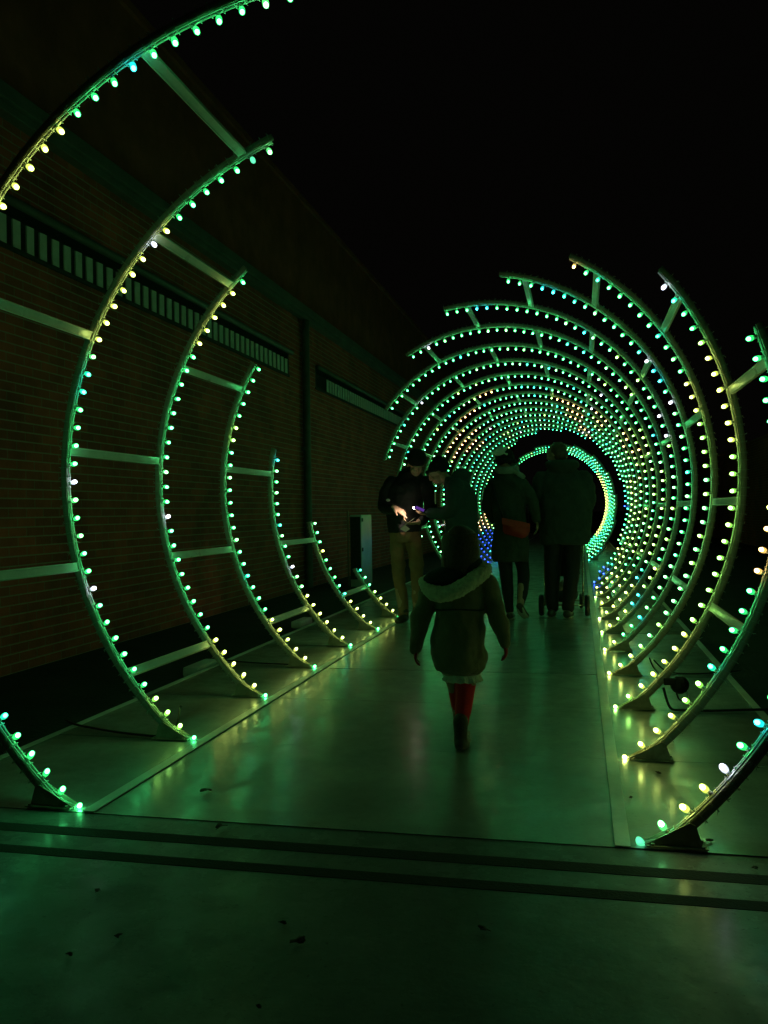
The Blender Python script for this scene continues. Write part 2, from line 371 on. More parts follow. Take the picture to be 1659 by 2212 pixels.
def colour(k, u, lowside):
    """bulb colour chosen hoop by hoop as in the photograph"""
    rnd = random.random()
    def pick(*t):
        x = random.random()*sum(w_ for _, w_ in t)
        for c_, w_ in t:
            x -= w_
            if x <= 0: return c_
    ex = {(0,215):'teal',(1,199):'white',(1,180):'white',(2,187):'white',(1,137):'white',(0,116):'cyan',(4,203.6):'white',(4,172.5):'cyan',(1,161.5):'teal',(1,165):'teal',
          (3,177.5):'mint',(0,320):'white',(0,326.5):'cyan',(1,326.7):'teal',(0,310.5):'mint',(2,39):'white',(2,35.7):'teal',(6,114):'white',(4,35):'white',(4,31):'cyan',(4,28):'cyan',
          (5,15.7):'white',(5,22):'white',(4,22):'white',(6,19.7):'cyan',(4,70):'cyan',(4,67):'cyan',(5,87):'cyan',(5,90):'cyan',(3,60):'amber',(8,132):'white',(6,327):'cyan',(5,320):'cyan',(5,323):'cyan',(4,321):'cyan',(6,330):'teal',(5,55):'cyan'}
    uu = u % 360
    for (kk, a), c_ in ex.items():
        if kk == k and abs((uu-a+180) % 360-180) < 1.6: return c_
    if (k == 0 and 306 < uu < 309.5) or rnd < .004: return 'dim'
    if uu > 231.2 and uu < 232.5: return 'green'
    inr = lambda a, b_: a <= uu <= b_
    if k == 0 and inr(127, 143): return 'yellow'
    if k == 1 and inr(132, 158): return 'yellow' if uu != 143 else 'lime'
    if k == 2 and inr(133, 152): return 'yellow'
    if k == 3 and inr(163, 170): return 'lime'
    if k == 1 and inr(221, 230): return 'lime'
    if k in (2, 3) and inr(213.5, 230): return 'yellow'
    if k == 4 and inr(206, 230): return 'yellow' if uu > 211 else 'mint'
    if k == 5 and (inr(216, 231) or inr(199.5, 202)): return 'yellow'
    if k in (6,) and inr(217, 231): return 'yellow' if rnd < .6 else 'lime'
    if k < 7 and 95 < uu < 232: return pick(('green', 6), ('mint', .8), ('teal', .5))
    # right-hand side of the near hoops
    if k == 0: return 'yellow' if inr(308, 322) else pick(('green', 4), ('teal', 1))
    if k == 1:
        if inr(307, 326): return 'yellow' if inr(307, 318) else 'lime'
        return 'amber' if (inr(343, 352)) else ('yellow' if inr(352, 360) or inr(0, 4) else 'green')
    if k == 2:
        if inr(308, 360) or inr(0, 26): return 'yellow' if (inr(314, 330) or inr(4, 24)) else 'lime'
    if k == 3:
        if inr(308, 316): return 'yellow'
        if inr(316, 360) or inr(0, 14): return pick(('mint', 3), ('lime', 3))
        if inr(14, 24): return 'yellow'
    if k == 4 and (inr(308, 314)): return 'yellow'
    if k == 4 and inr(314, 360): return pick(('mint', 3), ('green', 2))
    if 4 <= k <= 9 and inr(308, 322) : return 'yellow' if rnd < .8 else 'lime'
    if 5 <= k <= 11 and (inr(322, 360) or inr(0, 14)):
        return pick(('lime', 3.5), ('mint', 2), ('yellow', 1.), ('green', 2.5))
    if k == 6 and inr(30, 41): return pick(('green', 2), ('lime', 1))
    if k == 10 and inr(103, 112.5): return 'amber'
    if k == 11 and inr(119, 129): return 'amber'
    if k == 12 and inr(131, 152): return 'amber' if rnd < .9 else 'yellow'
    if k == 13 and inr(127, 153): return 'amber' if rnd < .9 else 'yellow'
    if k == 14 and inr(133, 146): return 'amber' if rnd < .7 else 'mint'
    if k == 15 and inr(130, 139): return 'amber'
    if k in (11, 12, 13) and inr(56.5, 73 if k == 11 else 67): return 'amber'
    if k in (14, 15) and inr(49, 60): return 'amber' if rnd < .7 else 'white'
    if k in (10, 11, 12) and inr(41, 49.5): return 'amber' if rnd < .6 else 'lime'
    if 7 <= k <= 10 and inr(14, 32): return pick(('amber', 1), ('lime', 2.5), ('green', 1))
    if 13 <= k <= 15 and (inr(346, 360) or inr(0, 6)): return pick(('teal', 1), ('cyan', 1), ('blue', .5))
    if k == 13 and inr(330, 346): return 'blue'
    if k in (10, 11) and inr(308, 324): return 'blue' if uu < 320 else 'teal'
    if 12 <= k <= 14 and inr(308, 345): return pick(('teal', 2), ('mint', 2), ('lime', 2))
    if 13 <= k <= 20 and inr(204, 232): return 'blue' if rnd < .85 else 'cyan'
    if 13 <= k <= 20 and inr(190, 204): return 'amber' if rnd < .8 else 'white'
    if k >= 23 and (inr(322, 360) or inr(0, 34)): return pick(('yellow', 3), ('amber', 1), ('lime', 1))
    if k >= 16 and (inr(308, 360) or inr(0, 100)): return pick(('green', 3), ('teal', 2), ('mint', 1))
    if k >= 7: return pick(('green', 8.5), ('mint', 1.2), ('teal', 1.), ('lime', .4), ('white', .05))
    return pick(('green', 8), ('mint', .9), ('teal', .7), ('lime', .3))

def bulb_bm(bm, mtx, mc=0, ms=1, msock=2, seg=8):
    """bulb along +Z of mtx: socket at -, tip at +"""
    def lathe(prof, mi, seg):
        rings = []
        for z, r in prof:
            rings.append([bm.verts.new(mtx @ Vector((r*cos(2*pi*k/seg), r*sin(2*pi*k/seg), z))) for k in range(seg)])
        for A, B in zip(rings, rings[1:]): ring_faces(bm, A, B, mi)
        f = bm.faces.new(rings[0][::-1]); f.material_index = mi; f = bm.faces.new(rings[-1]); f.material_index = mi
    lathe([(-.006, .0050), (-.002, .0090), (.004, .0100), (.010, .0084), (.0145, .004)], mc, max(6, seg-2))
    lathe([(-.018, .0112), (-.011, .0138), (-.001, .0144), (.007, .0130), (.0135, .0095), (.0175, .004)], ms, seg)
    lathe([(-.036, .0090), (-.0185, .0100)], msock, max(5, seg-2))
def bulb_frame(u, y, tilt=0):
    a = rad(u); inw = Vector((-cos(a), 0, -sin(a))); t = Vector((-sin(a), 0, cos(a)))
    z = (inw+t*random.uniform(-.22, .22)+Vector((0, random.uniform(-.2, .2)-.05, 0))).normalized()
    x = Vector((0,1,0)).cross(z).normalized(); y_ = z.cross(x); bs = random.uniform(.82, .9)*(1 if y < 18 else .85)
    m = Matrix((x*bs, y_*bs, z*bs)).transposed().to_4x4(); m.translation = P(R+random.uniform(-.003, .003), u, y); return m
_bmesh = {}
def bulb_mesh(c_):
    if c_ not in _bmesh:
        bm = NB(); bulb_bm(bm, Matrix.Identity(4), seg=10); me = bpy.data.meshes.new('bulb'); bm.to_mesh(me); bm.free()
        for m in (CORE[c_], HALO_CAP[c_], M_cord): me.materials.append(m)
        me.polygons.foreach_set('use_smooth', [True]*len(me.polygons)); _bmesh[c_] = me
    return _bmesh[c_]

inv = cam.matrix_world.inverted()
def in_view(p):
    q = inv @ p
    if q.z > -.2: return None
    x = -q.x/q.z*1899.4; y = -q.y/q.z*1899.4
    return -q.z if abs(x) < 835 and abs(y) < 1112 else None
ARC = {}       # (section, hoop) -> rail object
allb = {'left': [], 'main': [], 'far': []}
ra, rb, hw = R+.040, R+.074, .014       # rail: inner and outer radius, half width
def clampz(v): v.z = max(v.z, .006); return v
for k in range(NH):
    y = FY(k)
    for sec, u0_, u1_ in pieces(k):
        root = SECT[sec]
        a0 = u0_-1.4 if u0_ > UMIN+.1 else u0_-.6
        a1 = u1_+1.4 if u1_ < UMAX-.1 else u1_+.6
        n = max(4, int((a1-a0)/2.4))
        # rail: rounded rectangular tube bent to the hoop
        bm = NB(); rings = []
        prof = [((ra+rb)/2-(rb-ra)/2*cos(2*pi*q/14+pi/14), hw*sin(2*pi*q/14+pi/14)) for q in range(14)]
        for j in range(n+1):
            u = a0+(a1-a0)*j/n
            rings.append([bm.verts.new(clampz(P(r_, u, y+dy))) for r_, dy in prof])
        for A, B in zip(rings, rings[1:]): ring_faces(bm, A, B)
        bm.faces.new(rings[0][::-1]); bm.faces.new(rings[-1]); bmesh.ops.recalc_face_normals(bm, faces=bm.faces)
        rail = obj('hoop_rail', bm, M_rail, root, smooth=True); ARC[(sec, k)] = rail
        # bulbs
        j = 0; ph_ = 0 if k < 7 else [0, 1.6, .8, 2.3][k % 4]
        us = []
        while True:
            u = UMIN+ph_+3.184*j; j += 1
            if u > UMAX+.5: break
            if u0_-.9 <= u <= u1_+.9: us.append(u)
        for u in us:
            allb[sec].append((k, u, colour(k, u, u > 180), bulb_frame(u, y)))
        # twin light cord with its ties
        bm = NB(); seg = 6 if k < 8 else 4
        for dy in (-.009, .009):
            tube(bm, [clampz(P(R+.0335, a0+.3+(a1-a0-.6)*q/n, y+dy)) for q in range(n+1)], .0042, seg)
        for u in us:
            for du in ((-.75, .75) if k < 9 else (0,)):
                uu = u+du+random.uniform(-.12, .12); t = .0022/R*180/pi
                if P(rb, uu, y).z < .02: continue
                for (r_a, r_b, y_a, y_b) in ((R+.026, R+.029, -.016, .016), (R+.029, rb+.004, -.017, -.0145), (R+.029, rb+.004, .0145, .017), (rb+.001, rb+.004, -.0145, .0145)):
                    vs = [bm.verts.new(P(r_, uv, y+dy)) for r_ in (r_a, r_b) for uv in (uu-t/2, uu+t/2) for dy in (y_a, y_b)]
                    for q in ((0,1,3,2),(4,6,7,5),(0,4,5,1),(2,3,7,6),(0,2,6,4),(1,5,7,3)): bm.faces.new([vs[i] for i in q])
                if k < 12:   # the cut tail of the tie sticks out
                    L_ = random.uniform(.004, .013); s1 = random.uniform(-.5, .5)
                    tube(bm, [P(rb+.002, uu, y), P(rb+L_, uu+s1, y+random.uniform(-.008, .008))], [.0018, .0012], 4)
        obj('light_cord', bm, M_cord, rail, smooth=False)
        # triangular foot where the rail meets the deck
        for end, sg in ((u0_, 1), (u1_, -1)):
            if abs(end-(UMIN if sg > 0 else UMAX)) > .1: continue
            bm = NB(); xi = abs(P(R+.06, end, 0).x)
            top = P(ra+.004, end+sg*5.2, y)
            for dy in (-.022, .016):
                vs = [bm.verts.new(v) for z in (dy, dy+.006) for v in ((sg*(xi-.02), y+z, .012), (sg*(xi+.155), y+z, .012), (sg*(xi+.135), y+z, top.z+.004), (sg*(xi+.115), y+z, top.z+.012))]
                bm.faces.new(vs[:4]); bm.faces.new(vs[4:][::-1]); ring_faces(bm, vs[:4], vs[4:])
            xa, xb = sorted((sg*(xi-.02), sg*(xi+.17))); box(bm, xa, xb, y-.036, y+.036, .0062, .0105)
            for q in (.0, .155):
                for dy in (-.027, .027): vloft(bm, [(sg*(xi+q), y+dy, .0108, .007, .007), (sg*(xi+q), y+dy, .017, .007, .007)], 6)
            obj('foot_plate', bm, M_foot, rail)
# braces between neighbouring hoops
for k in range(NH-1):
    for sec in ('left', 'main', 'far'):
        for n in range(-3, 11):
            if (n-k-1) % 2: continue
            th = 14.5+20.1*n
            ok = all(any(s_ == sec and lo-1 <= th <= hi+1 for s_, lo, hi in pieces(q)) for q in (k, k+1))
            if not ok or not -35 < th < 226: continue
            bm = NB(); a = rad(th); rdir = Vector((cos(a), 0, sin(a))); td = Vector((-sin(a), 0, cos(a)))
            y0, y1 = FY(k)+hw+.001, FY(k+1)-hw-.001
            c0 = rdir*(R+.055)+Vector((0, 0, CZ)); vs = []
            for yv in (y0, y1):
                vs.append([bm.verts.new(c0+rdir*dr+td*dt+Vector((0, yv, 0))) for dr, dt in ((-.013, -.022), (-.0165, -.020), (-.0165, -.017), (-.013, -.0155), (-.013, .0155), (-.0165, .017), (-.0165, .020), (-.013, .022), (.010, .022), (.010, -.022))])
            ring_faces(bm, vs[0], vs[1]); bm.faces.new(vs[0][::-1]); bm.faces.new(vs[1])
            bmesh.ops.recalc_face_normals(bm, faces=bm.faces)
            obj('brace', bm, M_brace, SECT[sec])
# bulbs: the hundred that show largest in each section stand alone, the rest are one part
for sec, L_ in allb.items():
    sc = []
    for b_ in L_:
        d = in_view(b_[3].translation); sc.append((d if d else 1e3+FY(b_[0]), b_))
    sc.sort(key=lambda t: t[0])
    for _, (k, u, c_, m) in sc[:100]:
        o = bpy.data.objects.new('bulb', bulb_mesh(c_)); COL.objects.link(o); rail = ARC[(sec, k)]
        o.parent = rail; mm = m.copy(); mm.translation = m.translation-SECT[sec].location; o.matrix_local = mm
    bm = NB()
    for d, (k, u, c_, m) in sc[100:]:
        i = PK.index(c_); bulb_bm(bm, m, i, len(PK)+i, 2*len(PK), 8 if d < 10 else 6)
    if sc[100:]:
        o = obj('bulb', bm, [CORE[c_] for c_ in PK]+[HALO_CAP[c_] for c_ in PK]+[M_cord], SECT[sec], smooth=True); o['kind'] = 'stuff'
# plug box taped to the third hoop
bm = NB(); p0 = P(R+.14, -40.5, FY(2))
ball(bm, p0, (.05, .045, .05), 12); box(bm, p0.x-.085, p0.x-.02, FY(2)-.03, FY(2)+.03, p0.z-.0, p0.z+.04, bev=.008)
obj('plug_box', bm, M_rubber, ARC[('main', 2)])

# ------------------------------------------------------------------ cables on the deck
def cable(pts, label, r=.006):
    bm = NB(); P_ = [Vector(p) for p in pts]; Q = []
    for i in range(len(P_)-1):
        a, b_, c_, d = P_[max(i-1,0)], P_[i], P_[i+1], P_[min(i+2,len(P_)-1)]
        for k in range(6):
            t = k/6; Q.append(.5*((2*b_)+(c_-a)*t+(2*a-5*b_+4*c_-d)*t*t+(3*b_-a-3*c_+d)*t**3))
    Q.append(P_[-1]); tube(bm, Q, r, 8)
    return tag(obj('power_cable', bm, M_rubber, smooth=True), label, 'cable', 'cables on the side decks')
cable([(-1.86, 4.22, .012), (-1.72, 4.12, .014), (-1.45, 4.03, .011), (-1.2, 3.99, .011), (-1.17, 4.06, .014), (-1.13, 4.05, .07), (-1.09, 4.0, .16)], 'black cable running along the left deck to the second rail foot')
cable([(-1.86, 6.2, .012), (-1.6, 6.1, .011), (-1.3, 6.05, .011), (-1.13, 6.03, .02), (-1.1, 6.02, .1)], 'black cable running along the left deck to the fourth rail foot', .005)
cable([(1.27, 5.0, .12), (1.3, 4.97, .02), (1.36, 4.95, .011), (1.5, 4.96, .011), (1.62, 4.99, .011), (1.86, 5.05, .012)], 'black cable running right from the third hoop foot across the lit deck', .007)
cable([(1.33, 5.02, .14), (1.36, 5.1, .04), (1.42, 5.2, .011), (1.44, 5.5, .011), (1.36, 5.8, .011), (1.3, 5.97, .05), (1.27, 5.99, .12)], 'black cable looping between the third and fourth right hoop feet', .005)
cable([(1.3, 6.02, .1), (1.4, 6.1, .011), (1.6, 6.06, .011), (1.86, 6.2, .012)], 'black cable trailing right from the fourth hoop foot', .005)

# ------------------------------------------------------------------ leaves
def leaf(x, y, s, rot, label):
    s *= .8
    bm = NB(); c_ = bm.verts.new((x, y, .012)); pts = []; n = 18; k1, k2 = random.uniform(0, 6), random.uniform(0, 6)
    for i in range(n):
        a = 2*pi*i/n; r = s*(.75+.22*sin(3*a+k1)+.16*sin(5*a+k2)+random.uniform(-.08, .08)); el = .6 if i % n else 1.6
        px, py = r*cos(a), r*el*sin(a)
        pts.append(bm.verts.new((x+px*cos(rot)-py*sin(rot), y+px*sin(rot)+py*cos(rot), .004+s*.35*abs(sin(a+k1)))))
    for i in range(n): bm.faces.new((c_, pts[i], pts[(i+1) % n]))
    g_ = bmesh.ops.extrude_face_region(bm, geom=list(bm.faces)); bmesh.ops.translate(bm, verts=[v for v in g_['geom'] if isinstance(v, bmesh.types.BMVert)], vec=(0,0,.0015))
    tag(obj('leaf', bm, M_leaf), label, 'leaf', 'dead leaves on the floor')
for a in [(-.62, 3.24, .035, .3, 'dead leaf lying on the deck just inside the left hoop foot'),
          (-.40, 2.87, .04, 1.2, 'crumpled leaf lying on the front edge of the deck'),
          (-.55, 2.32, .02, 2., 'small leaf on the paving, leftmost in the upper row'),
          (.12, 2.14, .036, .9, 'large crumpled leaf in the middle of the near paving'),
          (.05, 2.23, .016, .2, 'tiny leaf just above the large crumpled leaf on the paving'),
          (.58, 2.29, .026, 2.6, 'dark leaf on the paving right of the large crumpled leaf'),
          (-.35, 2.08, .016, 1.1, 'pale little leaf on the paving between two specks'),
          (-.42, 1.97, .013, .1, 'lowest left leaf speck on the near paving'),
          (.13, 1.84, .014, 2.1, 'leaf speck at the very bottom of the near paving'),
          (1.14, 3.78, .022, 2.2, 'folded leaf on the bright right deck by the second hoop foot'),
          (1.01, 3.44, .016, 1.2, 'small leaf on the right deck beside the pale edge strip'),
          (1.24, 3.04, .022, .4, 'dark leaf on the right deck behind the nearest hoop foot'),
          (1.34, 2.83, .02, 1.7, 'small leaf on the threshold at the far right')]: leaf(*a)

# ------------------------------------------------------------------ people
def hand(bm, wrist, d, palm_n, s=1.0, curl=.5, thumb_side=1, point=False):
    """palm, four fingers of different length bent at the knuckles and a thumb from the side"""
    w_ = Vector(wrist); d = Vector(d).normalized(); n = Vector(palm_n); n = (n-d*n.dot(d)).normalized(); sd = d.cross(n)*thumb_side
    k = .085*s
    limb(bm, [w_, w_+d*k*.55, w_+d*k], [(.024*s, .018*s), (.036*s, .015*s), (.036*s, .013*s)], 12, side=sd)
    for i, (ln, off) in enumerate(((.072, .030), (.080, .010), (.075, -.010), (.058, -.028))):
        ln *= s; b_ = w_+d*k+sd*off*s; c_ = curl*(0.1 if (point and i == 0) else 1)
        d1 = (d*cos(c_*.6)+n*sin(c_*.6)).normalized(); d2 = (d*cos(c_*1.4)+n*sin(c_*1.4)).normalized(); d3 = (d*cos(c_*2.1)+n*sin(c_*2.1)).normalized()
        p1 = b_+d1*ln*.45; p2 = p1+d2*ln*.32; p3 = p2+d3*ln*.23
        limb(bm, [b_-d*.012*s, b_, p1, p2, p3], [.0088*s, .0088*s, .0082*s, .0074*s, .0066*s], 8)
    t0 = w_+d*k*.3+sd*.024*s; t1 = t0+(sd*.7+d*.7).normalized()*.035*s; t2 = t1+(d*.85+sd*.25+n*.4).normalized()*.032*s
    limb(bm, [t0, t1, t2], [.012*s, .0105*s, .008*s], 8)
def head(bm, c, fdir, s=1.0, down=0):
    """skull, jaw, nose, ears, brow and lips; fdir is where the face looks"""
    c = Vector(c); f = Vector(fdir).normalized(); z = Vector((0,0,1)); rr = f.cross(z).normalized()
    f = (f*cos(down)-z*sin(down)).normalized(); z = rr.cross(f)
    rot = Matrix((rr, f, z)).transposed()
    def B(o, r): 
        m = Matrix.Translation(c+rr*o[0]*s+f*o[1]*s+z*o[2]*s) @ rot.to_4x4() @ Matrix.Diagonal((r[0]*s, r[1]*s, r[2]*s, 1))
        bmesh.ops.create_uvsphere(bm, u_segments=14, v_segments=10, radius=1, matrix=m)
    B((0, -.01, .025), (.076, .095, .088)); B((0, .028, -.045), (.058, .062, .068)); B((0, .05, -.088), (.030, .028, .022))
    B((0, .092, -.018), (.011, .018, .022)); B((0, .100, -.030), (.015, .014, .011))
    B((0, .078, .018), (.05, .016, .012)); B((0, .083, -.058), (.024, .011, .006)); B((0, .080, -.069), (.021, .011, .006))
    for sx in (-1, 1): B((sx*.078, -.008, -.012), (.010, .018, .030)); B((sx*.036, .072, -.034), (.022, .02, .02)); B((sx*.031, .080, -.001), (.013, .010, .009))
    return rr, f, z

# --- girl walking away
GY = 4.055
G = thing('person', 'young girl in olive coat with cream hood trim and red tights walking away', 'person', (.285, GY, 0))
bm = NB()
head(bm, (.305, GY+.02, .925), (.25, 1, 0), .82)
limb(bm, [(.300, GY, .86), (.298, GY, .80)], [.035, .04])
vloft(bm, [(.285, GY, .34, .085, .065), (.283, GY, .5, .085, .062), (.29, GY, .62, .078, .058), (.29, GY, .76, .1, .06), (.297, GY, .82, .045, .045)])
for (a, b_, c_, d) in (((.19, GY, .745), (.118, GY-.005, .60), (.092, GY-.03, .468), -1), ((.392, GY, .765), (.457, GY-.005, .63), (.500, GY-.03, .498), 1)):
    limb(bm, [a, b_, c_], [.034, .028, .02]); dd = Vector(c_)-Vector(b_)
    hand(bm, c_, (dd.x*.4+(-.01 if d > 0 else .0), -.01, dd.z), (-d, .1, 0), .50, .6, 1 if d > 0 else -1)
limb(bm, [(.322, GY, .36), (.304, GY+.005, .2), (.292, GY-.03, .07)], [.05, .037, .025])
limb(bm, [(.252, GY+.02, .36), (.262, GY+.09, .21), (.274, GY+.09, .07)], [.05, .037, .025])
soft('body', bm, M_skin, G, .006, 3)
bm = NB()
vloft(bm, [(.290, GY, .345, .088, .075), (.286, GY, .375, .122, .1), (.278, GY, .44, .135, .108), (.281, GY, .52, .128, .1), (.292, GY, .62, .112, .088), (.293, GY, .69, .116, .088), (.290, GY, .76, .13, .085), (.295, GY, .80, .11, .075), (.298, GY, .84, .06, .055)], 30)
limb(bm, [(.178, GY, .752), (.128, GY, .655), (.106, GY-.01, .58), (.086, GY-.03, .462)], [.05, .047, .044, .033])
limb(bm, [(.402, GY, .772), (.440, GY, .69), (.462, GY-.01, .62), (.502, GY-.03, .492)], [.05, .047, .044, .033])
coat = soft('coat', bm, M_olive, G, .007, 4, .042)
bm = NB(); tube(bm, [(.293+.118*cos(a), GY+.092*sin(a), .648+.004*sin(3*a)) for a in [2*pi*i/30 for i in range(31)]], .0035, 6, caps=False); obj('drawstring', bm, M_lining, coat, smooth=True)
bm = NB()
limb(bm, [(.128, GY-.02, .775), (.16, GY-.07, .742), (.205, GY-.105, .722), (.262, GY-.115, .73), (.32, GY-.11, .757), (.375, GY-.085, .793), (.412, GY-.04, .825), (.405, GY+.02, .84)], [.026, .034, .037, .037, .037, .036, .034, .024], 14)
soft('fur_trim', bm, M_fur, G, .006, 3, .014, _fr)
bm = NB(); ball(bm, (.235, GY-.03, .80), (.115, .085, .05), 18, Euler((0, rad(-14), 0))); ball(bm, (.33, GY-.02, .84), (.08, .07, .045), 16, Euler((0, rad(-24), 0)))
soft('hood', bm, M_lining, G, .008, 5, .012)
bm = NB()
vloft(bm, [(.296, GY-.035, .80, .05, .035), (.298, GY-.035, .83, .085, .055), (.300, GY-.03, .87, .09, .07), (.304, GY-.01, .92, .084, .085), (.306, GY, .965, .078, .085), (.303, GY, 1.005, .06, .068), (.3, GY, 1.028, .03, .035), (.3, GY, 1.034, .01, .01)], 26)
for i in range(22):
    a = rad(200+140*i/21); x = .3+.084*cos(a); y = GY-.01+.075*sin(a)
    limb(bm, [(x*.9+.03, y, .99), (x, y, .93), (x+random.uniform(-.01, .01), y-.008, .87), (x+random.uniform(-.014, .014), y-.004, .825-random.uniform(0, .02))], [.008, .01, .009, .004], 6)
soft('hair', bm, M_hair, G, .005, 2, .006)
for w_, dv, sd_ in (((.0915, GY-.032, .466), (-.02, -.01, -.13), -1), ((.5005, GY-.032, .496), (.01, -.01, -.13), 1)):
    bm = NB(); hand(bm, w_, dv, (-sd_, .1, 0), .56, .6, sd_); soft('glove', bm, M_glove, G, .004, 2)
bm = NB()
n = 56; rr_ = []
for zz, k_, rx, ry in ((.345, 0, .078, .066), (.325, .004, .084, .07), (.312, .009, .088, .074)):
    rr_.append([bm.verts.new((.298+(rx+k_*cos(i*pi*.5))*cos(2*pi*i/n), GY+(ry+k_*cos(i*pi*.5))*sin(2*pi*i/n), zz+(.004*cos(i*pi*.5) if k_ > .006 else 0))) for i in range(n)])
for A, B in zip(rr_, rr_[1:]): ring_faces(bm, A, B)
o = obj('frilled_skirt', bm, M_lace, G); s_ = o.modifiers.new('t', 'SOLIDIFY'); s_.thickness = .003
bm = NB()
limb(bm, [(.320, GY, .38), (.302, GY+.005, .205), (.292, GY-.025, .11)], [.054, .041, .032])
limb(bm, [(.258, GY+.02, .38), (.264, GY+.09, .215), (.274, GY+.095, .11)], [.054, .041, .032])
soft('tights', bm, M_red, G, .006, 5, .005)
for (x, y, h, ln) in ((.291, GY-.035, 0, 1), (.274, GY+.09, 0, 1)):
    bm = NB(); limb(bm, [(x, y, .135), (x, y-.002, .07), (x, y, .036)], [.036, .031, .033]); limb(bm, [(x, y-.018, .032), (x+.004, y+.045, .026), (x+.008, y+.10, .022)], [(.03, .026), (.031, .023), (.027, .018)], side=(1,0,0))
    vloft(bm, [(x+.003, y+.035, .0075, .034, .085), (x+.003, y+.035, .018, .034, .086)])
    soft('boot', bm, M_boot, G, .005, 3, .004)

# --- man on the left reading a leaflet by phone light
MY = 8.55
A1 = thing('person', 'man in black jacket, beanie and tan trousers pointing at a lit leaflet', 'person', (-.86, MY, 0))
bm = NB()
head(bm, (-.715, MY-.09, 1.565), (.45, -1, 0), .98, .62)
limb(bm, [(-.74, MY-.01, 1.50), (-.78, MY+.02, 1.42)], [.055, .06])
vloft(bm, [(-.85, MY, .84, .12, .07), (-.85, MY, 1.0, .15, .1), (-.84, MY+.01, 1.2, .16, .11), (-.82, MY+.01, 1.38, .18, .1), (-.79, MY, 1.45, .07, .07)])
limb(bm, [(-.98, MY, 1.38), (-1.06, MY-.06, 1.15), (-.93, MY-.24, 1.13)], [.05, .042, .03])
hand(bm, (-.915, MY-.255, 1.150), (.85, -.12, -.5), (-.35, .5, -.9), 1.15, .75, -1, True)
limb(bm, [(-.66, MY, 1.37), (-.58, MY-.12, 1.12), (-.66, MY-.27, 1.0)], [.05, .042, .03])
hand(bm, (-.67, MY-.28, .995), (-.8, -.1, -.1), (0, .2, 1), .95, .7, 1)
for x0, x1, x2 in ((-.92, -.925, -.885), (-.77, -.745, -.74)):
    limb(bm, [(x0, MY+.01, .84), (x1, MY-.01, .46), (x2, MY+.01, .07)], [.058, .05, .04])
soft('body', bm, M_skin, A1, .006, 2)
bm = NB()
vloft(bm, [(-.858, MY, .895, .165, .13), (-.86, MY, .96, .175, .135), (-.86, MY, 1.1, .18, .14), (-.85, MY, 1.25, .19, .14), (-.825, MY+.01, 1.36, .205, .13), (-.80, MY+.01, 1.44, .14, .1), (-.775, MY, 1.50, .085, .08)], 30)
limb(bm, [(-.97, MY, 1.385), (-1.035, MY-.02, 1.28), (-1.045, MY-.07, 1.155), (-.93, MY-.23, 1.128)], [.078, .07, .064, .05])
limb(bm, [(-.65, MY, 1.375), (-.595, MY-.04, 1.26), (-.575, MY-.12, 1.12), (-.64, MY-.25, 1.01)], [.078, .07, .062, .048])
limb(bm, [(-.88, MY+.04, 1.47), (-.80, MY+.06, 1.51), (-.72, MY+.04, 1.49)], [.045, .05, .04])
j = soft('jacket', bm, M_black, A1, .009, 5, .034)
bm = NB(); ball(bm, (-.985, MY-.16, 1.215), (.022, .004, .014), 10); obj('chest_badge', bm, M_pom, j, smooth=True)
bm = NB(); ball(bm, (-.706, MY-.105, 1.622), (.098, .112, .088), 20, Euler((.55, 0, .4))); ball(bm, (-.735, MY-.03, 1.60), (.09, .09, .09), 16); ball(bm, (-.700, MY-.07, 1.67), (.06, .06, .045), 12)
soft('beanie', bm, M_knit, A1, .006, 3, .004)
bm = NB()
vloft(bm, [(-.852, MY, .80, .15, .115), (-.852, MY, .88, .160, .128), (-.852, MY, .95, .157, .122)])
for pts in ([(-.92, MY, .84), (-.925, MY-.01, .62), (-.915, MY-.01, .42), (-.89, MY+.01, .24), (-.882, MY+.01, .09)], [(-.775, MY, .84), (-.742, MY-.01, .62), (-.735, MY-.01, .42), (-.738, MY+.01, .24), (-.742, MY+.01, .09)]):
    limb(bm, pts, [.086, .072, .064, .056, .054])
soft('trousers', bm, M_tan, A1, .009, 4, .034)
for x, a in ((-.878, -.15), (-.738, .25)):
    bm = NB(); limb(bm, [(x, MY+.05, .045), (x+.02*a, MY-.04, .045), (x+.2*a, MY-.15, .032)], [(.042, .042), (.045, .04), (.038, .026)], side=(1,0,0)); limb(bm, [(x, MY+.01, .11), (x, MY+.02, .05)], [.05, .045])
    soft('shoe', bm, M_boot, A1, .006, 3)
# leaflet held by the man: two leaves with a fold
bm = NB()
def sheet(bm, a, b_, c_, d, t=.0016):
    a, b_, c_, d = map(Vector, (a, b_, c_, d)); n = (b_-a).cross(d-a).normalized()*t
    lo = [bm.verts.new(v) for v in (a, b_, c_, d)]; hi = [bm.verts.new(v+n) for v in (a, b_, c_, d)]
    bm.faces.new(lo[::-1]); bm.faces.new(hi); ring_faces(bm, lo, hi)
sheet(bm, (-.835, MY-.33, .935), (-.775, MY-.36, .905), (-.737, MY-.35, .935), (-.79, MY-.31, .975))
sheet(bm, (-.835, MY-.33, .938), (-.79, MY-.308, .978), (-.69, MY-.30, 1.045), (-.735, MY-.325, 1.008))
tag(obj('leaflet', bm, M_card), 'folded pale leaflet lit up in the hands of the man in tan trousers', 'leaflet')

